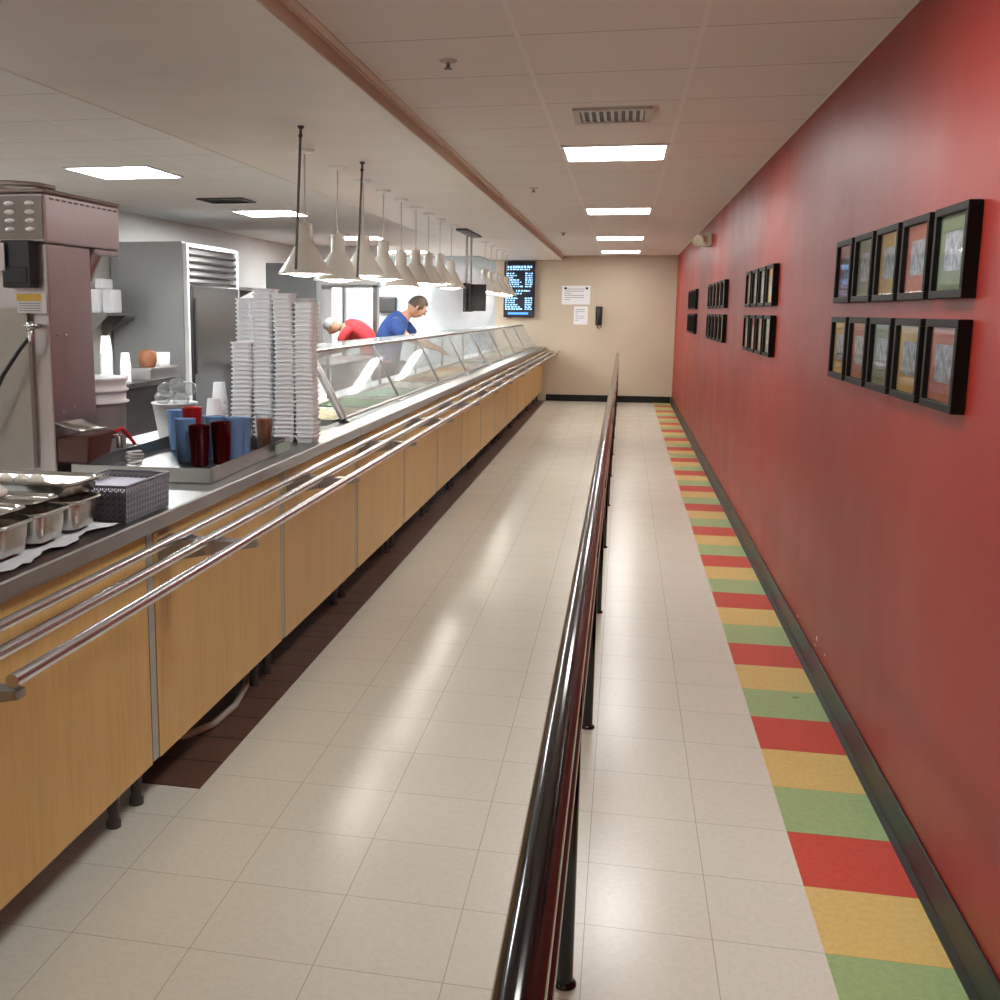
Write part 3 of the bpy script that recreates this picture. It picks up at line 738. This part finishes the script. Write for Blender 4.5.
# column, head
MB().box(-1.15, XF, .80, 1.095, TOPZ + .001, 1.711).build("column", "steel_v", t, bevel=.006)
hd = MB(); hd.box(-1.15, XF + .006, .79, 1.315, 1.712, 1.872); hd.box(-1.15, XF + .010, .785, 1.32, 1.872, 1.885)
hd.build("head_housing", "steel_v", t, bevel=.008)
MB().box(-1.0, XF + .004, 1.12, 1.31, 1.692, 1.711).build("head_lower_lip", "steel_v", t, bevel=.004)
MB().tube([(-1.15, .80, 1.905), (-.74, .80, 1.905), (-.66, .82, 1.90), (XF, .87, 1.893)], .009, 8).build("top_handrail", "steel_v", t)
MB().box(-1.14, XF - .002, .786, .789, 1.722, 1.862).build("louvre_panel", "louvre_brown", t)
for cx in (-.739, -.665):
    for j in range(4):
        lv = MB().lathe((0, 0, 0), [(.017, 0), (.015, .006), (.008, .012), (.001, .013)], 14, ex=1.15, ey=.5)
        lv.v = [(cx + a, .789 - c, 1.838 - j * .028 + b_) for a, b_, c in lv.v]
        lv.build("louvre", "white_pl", t)  # white colour paints the bright highlights onto the louvres
sl = MB()
for j in range(12): sl.box(XF + .006, XF + .0075, .82 + j * .041, .844 + j * .041, 1.852, 1.858)
sl.build("vent_slot", "darkvent", t)
MB().box(-1.12, XF - .07, .775, .799, .96, 1.50).build("recessed_front_panel", "front_beige", t)
MB().box(-.755, -.653, .75, .799, 1.565, 1.718).box(-.745, -.663, .745, .752, 1.58, 1.63).build("control_box", "black", t, bevel=.008)
MB().box(-.95, -.735, .73, .738, 1.62, 1.708).build("white_card", "paper", t)
lb = MB().box(-.718, -.627, .770, .7985, 1.482, 1.545).build("warning_label", "paper", t)
MB().box(-.718, -.627, .7685, .7697, 1.522, 1.545).build("label_header", "gold", lb)
ln = MB()
for j in range(4): ln.box(-.711, -.633, .7685, .7697, 1.489 + j * .008, 1.4915 + j * .008)
ln.build("label_print", "ink", lb)
MB().tube([(-.655, .798, 1.44), (-.655, .75, 1.44), (-.655, .735, 1.415), (-.655, .735, 1.39)], .009, 8).tube([(-.68, .745, 1.443), (-.63, .745, 1.443)], .006, 8).ball((-.655, .74, 1.44), .016, 10, 6).build("chrome_valve", "chrome", t)
MB().tube([(-.662, .735, 1.40), (-.69, .72, 1.36), (-.74, .70, 1.28), (-.80, .70, 1.17), (-.86, .70, 1.05), (-.93, .69, .96), (-1.03, .68, .925)], .007, 8).build("black_hose", "rubber", t)
MB().tube([(XF - .01, 1.14, 1.69), (XF - .03, 1.12, 1.60)], [.03, .018], 10).build("head_bracket", "steel_v", t)
dt = MB(); dt.add([(-.617, .80, 1.062), (-.49, .80, 1.078), (-.49, .98, 1.078), (-.617, 1.0, 1.07), (-.617, .80, .978), (-.50, .80, .975), (-.50, .96, .995), (-.617, 1.0, 1.0)],
                 [(0, 1, 2, 3), (0, 4, 5, 1), (1, 5, 6, 2), (2, 6, 7, 3), (4, 7, 6, 5), (0, 3, 7, 4)])
dt.build("drip_box", "brown", t, bevel=.008)
MB().add([(-.617, .80, 1.115), (-.59, .80, 1.105), (-.52, .80, 1.09), (-.51, .96, 1.085), (-.59, .97, 1.1), (-.617, .98, 1.11)], [(0, 1, 4, 5), (1, 2, 3, 4)], True).build("splash_plate", "steel", t, solid=.004)
for (y, z) in ((.86, 1.15), (.93, 1.155), (.84, 1.41), (.9, 1.41)): MB().ball((XF + .001, y, z), .005, 8, 5).build("rivet", "chrome", t)
MB().tube([(-.50, .97, 1.055), (-.485, 1.0, 1.055), (-.485, 1.0, 1.01)], .011, 8).build("tap", "chrome", t)
MB().tube([(-.495, .98, 1.068), (-.485, 1.02, 1.078), (-.475, 1.05, 1.05), (-.465, 1.08, 1.015)], [.007, .009, .008, .006], 8).build("red_lever", "red_pl", t)["label"] = "red tap lever"
# bucket
t = thing("plastic_bucket", "tall white plastic bucket beside the dispenser column", "bucket", (-.75, 1.28, TOPZ + .001))
MB().lathe((0, 0, 0), [(.128, 0), (.134, .002), (.141, .225), (.152, .227), (.155, .233), (.1425, .237), (.1435, .27), (.152, .272), (.154, .278), (.1445, .282), (.1455, .312), (.151, .315), (.151, .324), (.143, .324), (.141, .31), (.128, .01), (.001, .008)], 40, cap0=True).build("bucket_body", "white_pl", t)
MB().tube([(.10, .12, .23), (.07, .15, .18), (0, .165, .15), (-.07, .15, .18), (-.10, .12, .23)], .003, 6).build("bail_handle", "steel", t)
# coil of white cord
cb = MB(); pts = []
for i in range(60): a = i * .55; pts.append((.022 * math.cos(a) * (1 + .3 * math.sin(i)), .022 * math.sin(a * 1.1), .006 + i * .0011))
cb.tube(pts, .0045, 6); o = cb.build("white_cord_coil", "white_pl", loc=(-.458, 1.06, tz)); tag(o, "small tangled coil of white cord at the foot of the bucket", "cord")

# ------------------------------------------------------------------ kitchen behind the counter
fr = thing("kitchen_freezer", "tall stainless freezer with a louvred top grille and grey side", "freezer", (0, 0, 0))
MB().box(-3.45, -2.74, 6.83, 8.2, .12, 2.115).build("freezer_cabinet", "grey_panel", fr)
MB().box(-2.739, -2.70, 6.85, 6.90, .12, 2.10).box(-2.739, -2.70, 8.15, 8.2, .12, 2.10).box(-2.739, -2.70, 6.9, 8.15, 2.07, 2.10).build("front_trim", "white_pl", fr)
d = MB().box(-2.735, -2.68, 6.92, 8.14, .2, 1.72).build("freezer_door", "door_steel", fr, bevel=.01)
MB().box(-2.68, -2.665, 6.93, 6.96, .9, 1.6).build("door_handle", "black", d)
g = MB()
for j in range(5): g.add([(-2.735, 6.91, 2.06 - j * .065), (-2.735, 8.14, 2.06 - j * .065), (-2.695, 8.14, 2.01 - j * .065), (-2.695, 6.91, 2.01 - j * .065)], [(0, 1, 2, 3)])
g.build("top_grille", "steel", fr, solid=.004)
for (x, y) in ((-3.4, 6.9), (-3.4, 8.1), (-2.8, 6.9), (-2.8, 8.1)): MB().tube([(x, y, 0), (x, y, .12)], .025, 8).build("foot", "steel_dark", fr)
cb = thing("steel_cabinet", "tall grey steel cabinet farther back against the kitchen wall", "cabinet", (0, 0, 0))
MB().box(-3.02, -2.385, 10.0, 10.22, .1, 2.06).build("cabinet_body", "grey_panel", cb)
MB().box(-3.0, -2.40, 9.975, 9.998, .14, 2.03).build("cabinet_door", "grey_panel", cb)
for (x, y) in ((-2.95, 10.05), (-2.95, 10.17), (-2.45, 10.05), (-2.45, 10.17)): MB().tube([(x, y, 0), (x, y, .1)], .025, 8).build("foot", "steel_dark", cb)
t = thing("wall_shelf", "steel wall shelf beyond the freezer", "shelf", (0, 0, 0))
MB().box(-3.465, -2.95, 8.5, 9.7, 1.72, 1.75).build("shelf_board", "steel", t)
for y in (8.7, 9.5): MB().add([(-3.465, y, 1.72), (-3.0, y, 1.72), (-3.465, y, 1.5)], [(0, 1, 2)]).build("shelf_bracket", "steel", t, solid=.005)
t = thing("foam_box_shelf", "small wall shelf holding foam boxes before the freezer", "shelf", (0, 0, 0))
MB().box(-3.465, -3.19, 6.2, 6.75, 1.44, 1.46).build("shelf_board", "steel_dark", t)
for y in (6.3, 6.65): MB().add([(-3.465, y, 1.44), (-3.22, y, 1.44), (-3.465, y, 1.22)], [(0, 1, 2)]).build("shelf_bracket", "steel_dark", t, solid=.01)
for k, (x0, x1, y, z, lb) in enumerate(((-3.42, -3.30, 6.3, 1.461, "left box on the shelf"), (-3.29, -3.20, 6.33, 1.461, "right box on the shelf"), (-3.37, -3.29, 6.35, 1.675, "small box stacked on top"))):
    o = MB().box(x0, x1, y, y + .2, z, z + (.21 if k < 2 else .09)).build("foam_box", "foam", bevel=.012)
    tag(o, "white foam box beside the freezer, " + lb, "foam box", "foam boxes on the wall shelf")
t = thing("prep_table", "stainless prep table with dark space below in front of the freezer", "table", (0, 0, 0))
MB().box(-3.3, -2.45, 4.6, 6.1, .89, .93).build("table_top", "steel_dark", t)
MB().box(-3.27, -2.53, 4.68, 6.02, .12, .885).build("under_table_shade", "leg", t)  # dark box stands in for the shade below the table top
for (x, y) in ((-3.25, 4.65), (-3.25, 6.05), (-2.5, 4.65), (-2.5, 6.05)): MB().tube([(x, y, 0), (x, y, .89)], .02, 8).build("leg", "steel_dark", t)
o = MB().box(-2.66, -2.46, 5.5, 6.05, .931, 1.03).build("steel_bin", "steel", bevel=.01); tag(o, "shallow stainless bin on the prep table", "bin")
o = MB().lathe((0, 0, 0), [(.06, 0), (.075, .05), (.07, .12), (.03, .14), (.001, .14)], 18).build("brown_crock", "cork", loc=(-2.56, 5.66, 1.031)); tag(o, "round reddish brown crock on the steel bin", "crock")
o = MB().lathe((0, 0, 0), [(.062, 0), (.065, .11), (.06, .11), (.055, .02), (.001, .02)], 18, cap0=True).build("white_crock", "white_pl", loc=(-2.54, 5.9, 1.031)); tag(o, "white round tub on the steel bin", "tub")
foam_cup_stack(-2.70, 5.22, .931, 12, "leaning tall stack on the prep table", .05, .14, .02)
foam_cup_stack(-2.58, 5.3, .931, 7, "shorter stack on the prep table", .045, .12, .018)
o = MB().box(-2.95, -2.57, 4.85, 4.97, .931, .99).build("navy_box", "blue_pl", bevel=.01); tag(o, "small navy blue box at the near end of the prep table", "box")
# bulky appliance seen beyond the foam towers
o = MB().box(-.14, .0, 0, .12, 0, .2).build("paper_towel_dispenser", "black", loc=(-2.78 + .0, YE - .125, 1.5), bevel=.02)
o.scale = (2.2, 1, 1.4); o.location = (-2.60, YE - .125, 1.46); tag(o, "black paper towel dispenser on the far kitchen wall", "dispenser")
# heated cabinet behind the chef
t = thing("steel_oven", "stainless oven block behind the person in the red shirt", "oven", (0, 0, 0))
MB().box(-3.42, -3.02, 11.7, 12.5, .1, 1.40).build("oven_body", "steel", t, bevel=.01)
MB().box(-3.019, -3.0, 11.75, 12.45, .35, 1.3).build("oven_door", "steel_dark", t)
for (x, y) in ((-3.35, 11.8), (-3.35, 12.4), (-3.1, 11.8), (-3.1, 12.4)): MB().tube([(x, y, 0), (x, y, .1)], .02, 8).build("foot", "steel_dark", t)

# ------------------------------------------------------------------ people
def skin_body(name, verts, edges, radii, mat, parent, sub=2, root=0):
    me = bpy.data.meshes.new(name); me.from_pydata(verts, edges, []); me.materials.append(M[mat])
    o = bpy.data.objects.new(name, me); COL.objects.link(o); o.parent = parent
    md = o.modifiers.new("skin", "SKIN"); md.use_smooth_shade = True
    if not me.skin_vertices: pass
    for i, r in enumerate(radii):
        sv = me.skin_vertices[0].data[i]; sv.radius = r if isinstance(r, tuple) else (r, r); sv.use_root = (i == root)
    s = o.modifiers.new("smooth", "SUBSURF"); s.levels = sub; s.render_levels = sub
    return o
def hand(vs, es, rs, wi, wrist, d, side):
    """palm and five fingers grown from the wrist vertex wi"""
    d = Vector(d).normalized(); s = Vector(side).normalized(); n = d.cross(s).normalized()
    w = Vector(wrist); palm = w + d * .05; vs.append(tuple(palm)); rs.append((.032, .018)); es.append((wi, len(vs) - 1)); pi = len(vs) - 1
    for k, (off, ln) in enumerate(((-.028, .065), (-.010, .075), (.010, .07), (.027, .055))):
        a = palm + d * .035 + s * off; b_ = a + d * ln * .5 - n * .006; c = b_ + d * ln * .45 - n * .018
        i0 = len(vs); vs += [tuple(a), tuple(b_), tuple(c)]; rs += [.0095, .0085, .007]; es += [(pi, i0), (i0, i0 + 1), (i0 + 1, i0 + 2)]
    a = w + d * .03 - s * .036; b_ = a + d * .03 - s * .02; i0 = len(vs); vs += [tuple(a), tuple(b_)]; rs += [.011, .009]; es += [(wi, i0), (i0, i0 + 1)]
def head_mesh(parent, loc, rot, sc=1.):
    b = MB().ball((0, 0, 0), (.076, .098, .115), 24, 16)
    out = []
    for x, y, z in b.v:
        if z < -.02: f = 1 - .33 * min(1, (-z - .02) / .09); x *= f; y = y * (1 - .12 * min(1, (-z - .02) / .09)) + .004
        if y > .07 and abs(x) < .05 and z > .0: y -= .006
        out.append((x, y, z))
    b.v = out
    b.add([(-.012, .088, .012), (.012, .088, .012), (-.017, .09, -.025), (.017, .09, -.025), (0, .122, -.022), (0, .1, .018)], [(5, 0, 2, 4), (5, 4, 3, 1), (2, 3, 4), (0, 5, 1)], True)
    for s in (-1, 1):
        b.ball((s * .077, -.005, -.005), (.010, .019, .031), 10, 7)
        b.ball((s * .031, .087, .016), (.013, .008, .009), 10, 6)
    b.ball((0, .088, -.055), (.026, .010, .008), 12, 6)
    o = b.build("head", "skin", parent, loc=loc); o.rotation_euler = rot; o.scale = (sc, sc, sc)
    return o
def hair_cap(parent, top, mat, name, thick=1.06, low=-.02):
    b = MB().ball((0, 0, .004), (.076 * thick + .003, .098 * thick, .115 * thick), 24, 16)
    keep = []
    for f, sm, mi in zip(b.f, b.sm, b.mi):
        c = [sum(b.v[i][k] for i in f) / len(f) for k in range(3)]
        if c[2] > low + .5 * max(0, c[1] + .0) and not (c[1] > .05 and c[2] < .07): keep.append((f, sm, mi))
    b.f = [k[0] for k in keep]; b.sm = [k[1] for k in keep]; b.mi = [k[2] for k in keep]
    return b.build(name, mat, parent, solid=.004)

# person in blue, leaning over the wells
def person_blue():
    t = thing("person", "person in a blue short-sleeved shirt bending over the food wells", "person", (-1.02, 8.3, 0))
    v = [(-.10, -.02, .93), (-.10, -.01, 1.10), (-.06, .02, 1.28), (.02, .05, 1.41), (.085, .085, 1.46), (.13, .11, 1.50),      # 0-5 pelvis..neck..head base
         (-.02, -.13, 1.39), (.15, -.19, 1.22), (.40, -.12, 1.13),      # 6-8 right arm (camera side)
         (.00, .22, 1.38), (.16, .27, 1.2), (.40, .22, 1.10),           # 9-11 left arm
         (-.10, -.12, .88), (-.08, -.13, .48), (-.10, -.13, .07), (.04, -.14, .03),
         (-.10, .10, .88), (-.08, .12, .48), (-.10, .12, .07), (.04, .13, .03)]
    e = [(0, 1), (1, 2), (2, 3), (3, 4), (4, 5), (3, 6), (6, 7), (7, 8), (3, 9), (9, 10), (10, 11), (0, 12), (12, 13), (13, 14), (14, 15), (0, 16), (16, 17), (17, 18), (18, 19)]
    r = [(.10, .10), (.10, .10), (.10, .10), (.06, .07), .05, .048, .045, .040, .030, .045, .042, .030, .09, .06, .045, .035, .09, .06, .045, .035]
    vs, es, rs = list(v), list(e), list(r)
    hand(vs, es, rs, 8, v[8], (.9, .15, -.35), (.1, 1, 0)); hand(vs, es, rs, 11, v[11], (.9, -.1, -.4), (-.1, 1, 0))
    skin_body("body", vs, es, rs, "skin", t)
    sv = [(-.12, 0, .88), (-.12, 0, 1.0), (-.11, .01, 1.12), (-.08, .02, 1.24), (-.03, .035, 1.345), (.025, .055, 1.425), (.055, .07, 1.45)]
    skin_body("shirt", sv, [(i, i + 1) for i in range(6)], [(.145, .17), (.15, .17), (.155, .18), (.16, .19), (.15, .195), (.115, .14), .072], "shirt_blue", t)
    skin_body("sleeve", [(-.02, -.05, 1.37), (.0, -.15, 1.37), (.06, -.185, 1.28), (.10, -.195, 1.24)], [(0, 1), (1, 2), (2, 3)], [.08, .078, .066, .062], "shirt_blue", t)
    skin_body("sleeve", [(-.02, .10, 1.37), (.02, .21, 1.36), (.09, .25, 1.28), (.12, .26, 1.24)], [(0, 1), (1, 2), (2, 3)], [.08, .078, .066, .062], "shirt_blue", t)
    pv = [(-.10, -.01, .93), (-.10, -.12, .86), (-.08, -.13, .48), (-.10, -.13, .1), (-.10, .10, .86), (-.08, .12, .48), (-.10, .12, .1)]
    skin_body("trousers", pv, [(0, 1), (1, 2), (2, 3), (0, 4), (4, 5), (5, 6)], [(.15, .16), .105, .078, .068, .105, .078, .068], "trousers", t)
    h = head_mesh(t, (.18, .105, 1.535), (math.radians(-36), 0, math.radians(-72)), 1.0)
    hair_cap(h, 0, "hair", "hair")
    g = MB()
    for s in (-1, 1):
        g.tube([(s * .033 + .022 * math.cos(a * PI / 5), .103, .016 + .016 * math.sin(a * PI / 5)) for a in range(11)], .0018, 6)
        g.tube([(s * .055, .103, .018), (s * .08, .01, .012)], .0018, 6)
    g.build("glasses", "black", h)
person_blue()
def person_red():
    t = thing("person", "person in a red shirt and pale cap stooping before the bright doorway", "person", (-2.27, 11.6, .0))
    v = [(.16, .02, .86), (.12, .01, 1.06), (.02, 0, 1.25), (-.14, 0, 1.30), (-.25, 0, 1.28), (-.33, -.01, 1.26),
         (-.16, -.2, 1.20), (-.22, -.24, .98), (-.42, -.2, .92), (-.16, .2, 1.20), (-.22, .24, .98), (-.42, .2, .92),
         (.15, -.11, .82), (.10, -.13, .45), (.14, -.13, .07), (0, -.14, .03), (.15, .12, .82), (.10, .13, .45), (.14, .13, .07), (0, .14, .03)]
    e = [(0, 1), (1, 2), (2, 3), (3, 4), (4, 5), (3, 6), (6, 7), (7, 8), (3, 9), (9, 10), (10, 11), (0, 12), (12, 13), (13, 14), (14, 15), (0, 16), (16, 17), (17, 18), (18, 19)]
    r = [(.10, .10), (.10, .10), (.10, .10), (.06, .07), .05, .048, .045, .040, .03, .045, .042, .03, .09, .06, .045, .035, .09, .06, .045, .035]
    vs, es, rs = list(v), list(e), list(r)
    hand(vs, es, rs, 8, v[8], (-.9, 0, -.35), (0, 1, 0)); hand(vs, es, rs, 11, v[11], (-.9, 0, -.4), (0, 1, 0))
    skin_body("body", vs, es, rs, "skin", t)
    skin_body("shirt", [(.17, .0, .84), (.17, .0, .96), (.15, .0, 1.08), (.08, 0, 1.19), (-.02, 0, 1.26), (-.13, 0, 1.285), (-.19, 0, 1.28)], [(i, i + 1) for i in range(6)],
              [(.14, .17), (.145, .17), (.15, .175), (.15, .18), (.145, .185), (.12, .15), .075], "shirt_red", t)
    for s_ in (-1, 1): skin_body("sleeve", [(-.08, s_ * .1, 1.25), (-.12, s_ * .19, 1.22), (-.17, s_ * .22, 1.12), (-.19, s_ * .225, 1.07)], [(0, 1), (1, 2), (2, 3)], [.08, .075, .066, .062], "shirt_red", t)
    skin_body("trousers", [(.16, .0, .88), (.15, -.11, .82), (.10, -.13, .45), (.14, -.13, .1), (.15, .12, .82), (.10, .13, .45), (.14, .13, .1)],
              [(0, 1), (1, 2), (2, 3), (0, 4), (4, 5), (5, 6)], [(.165, .13), .105, .078, .068, .105, .078, .068], "trousers", t)
    h = head_mesh(t, (-.36, -.01, 1.29), (math.radians(-65), 0, math.radians(85)), 1.0)
    hair_cap(h, 0, "cap", "cap", 1.12, -.01)
person_red()

# ------------------------------------------------------------------ steam above the wells
m = bpy.data.materials.new("steam_vapour"); m.use_nodes = True; nt = m.node_tree; nt.nodes.clear()
o_ = nt.nodes.new("ShaderNodeOutputMaterial"); pv = nt.nodes.new("ShaderNodeVolumePrincipled")
tc = coords(nt, "Object")
n = noise(nt, tc, 2.6, 3, .6)
ln = nt.nodes.new("ShaderNodeVectorMath"); ln.operation = "LENGTH"
mp = mapping(nt, tc, (2.0, .62, 1.9)); nt.links.new(mp, ln.inputs[0])
fall = math_node(nt, "MAXIMUM", math_node(nt, "SUBTRACT", 1., ln.outputs["Value"]), 0)
den = math_node(nt, "MULTIPLY", math_node(nt, "MULTIPLY", fall, math_node(nt, "MAXIMUM", math_node(nt, "SUBTRACT", n, .33), 0)), 14.0)
nt.links.new(den, pv.inputs["Density"]); pv.inputs["Color"].default_value = (.95, .97, 1, 1)
nt.links.new(pv.outputs[0], o_.inputs["Volume"])
o = MB().ball((0, 0, 0), (.40, 1.3, .44), 16, 10).build("steam", m, loc=(-.66, 10.15, 1.62))
o["kind"] = "stuff"; o["label"] = "pale drifting steam above the food wells"; o["category"] = "steam"

# ------------------------------------------------------------------ light and look
w = bpy.data.worlds.new("world"); scene.world = w; w.use_nodes = True
w.node_tree.nodes["Background"].inputs[0].default_value = (.5, .48, .46, 1); w.node_tree.nodes["Background"].inputs[1].default_value = .05
vs_ = scene.view_settings; vs_.view_transform = "Standard"; vs_.look = "None"; vs_.gamma = 1; vs_.use_curve_mapping = False; vs_.exposure = .7
cy = scene.cycles
cy.volume_bounces = 3; cy.max_bounces = 8; cy.transparent_max_bounces = 24; cy.transmission_bounces = 6; cy.sample_clamp_indirect = 6
cy.use_denoising = True; cy.caustics_reflective = False; cy.caustics_refractive = False
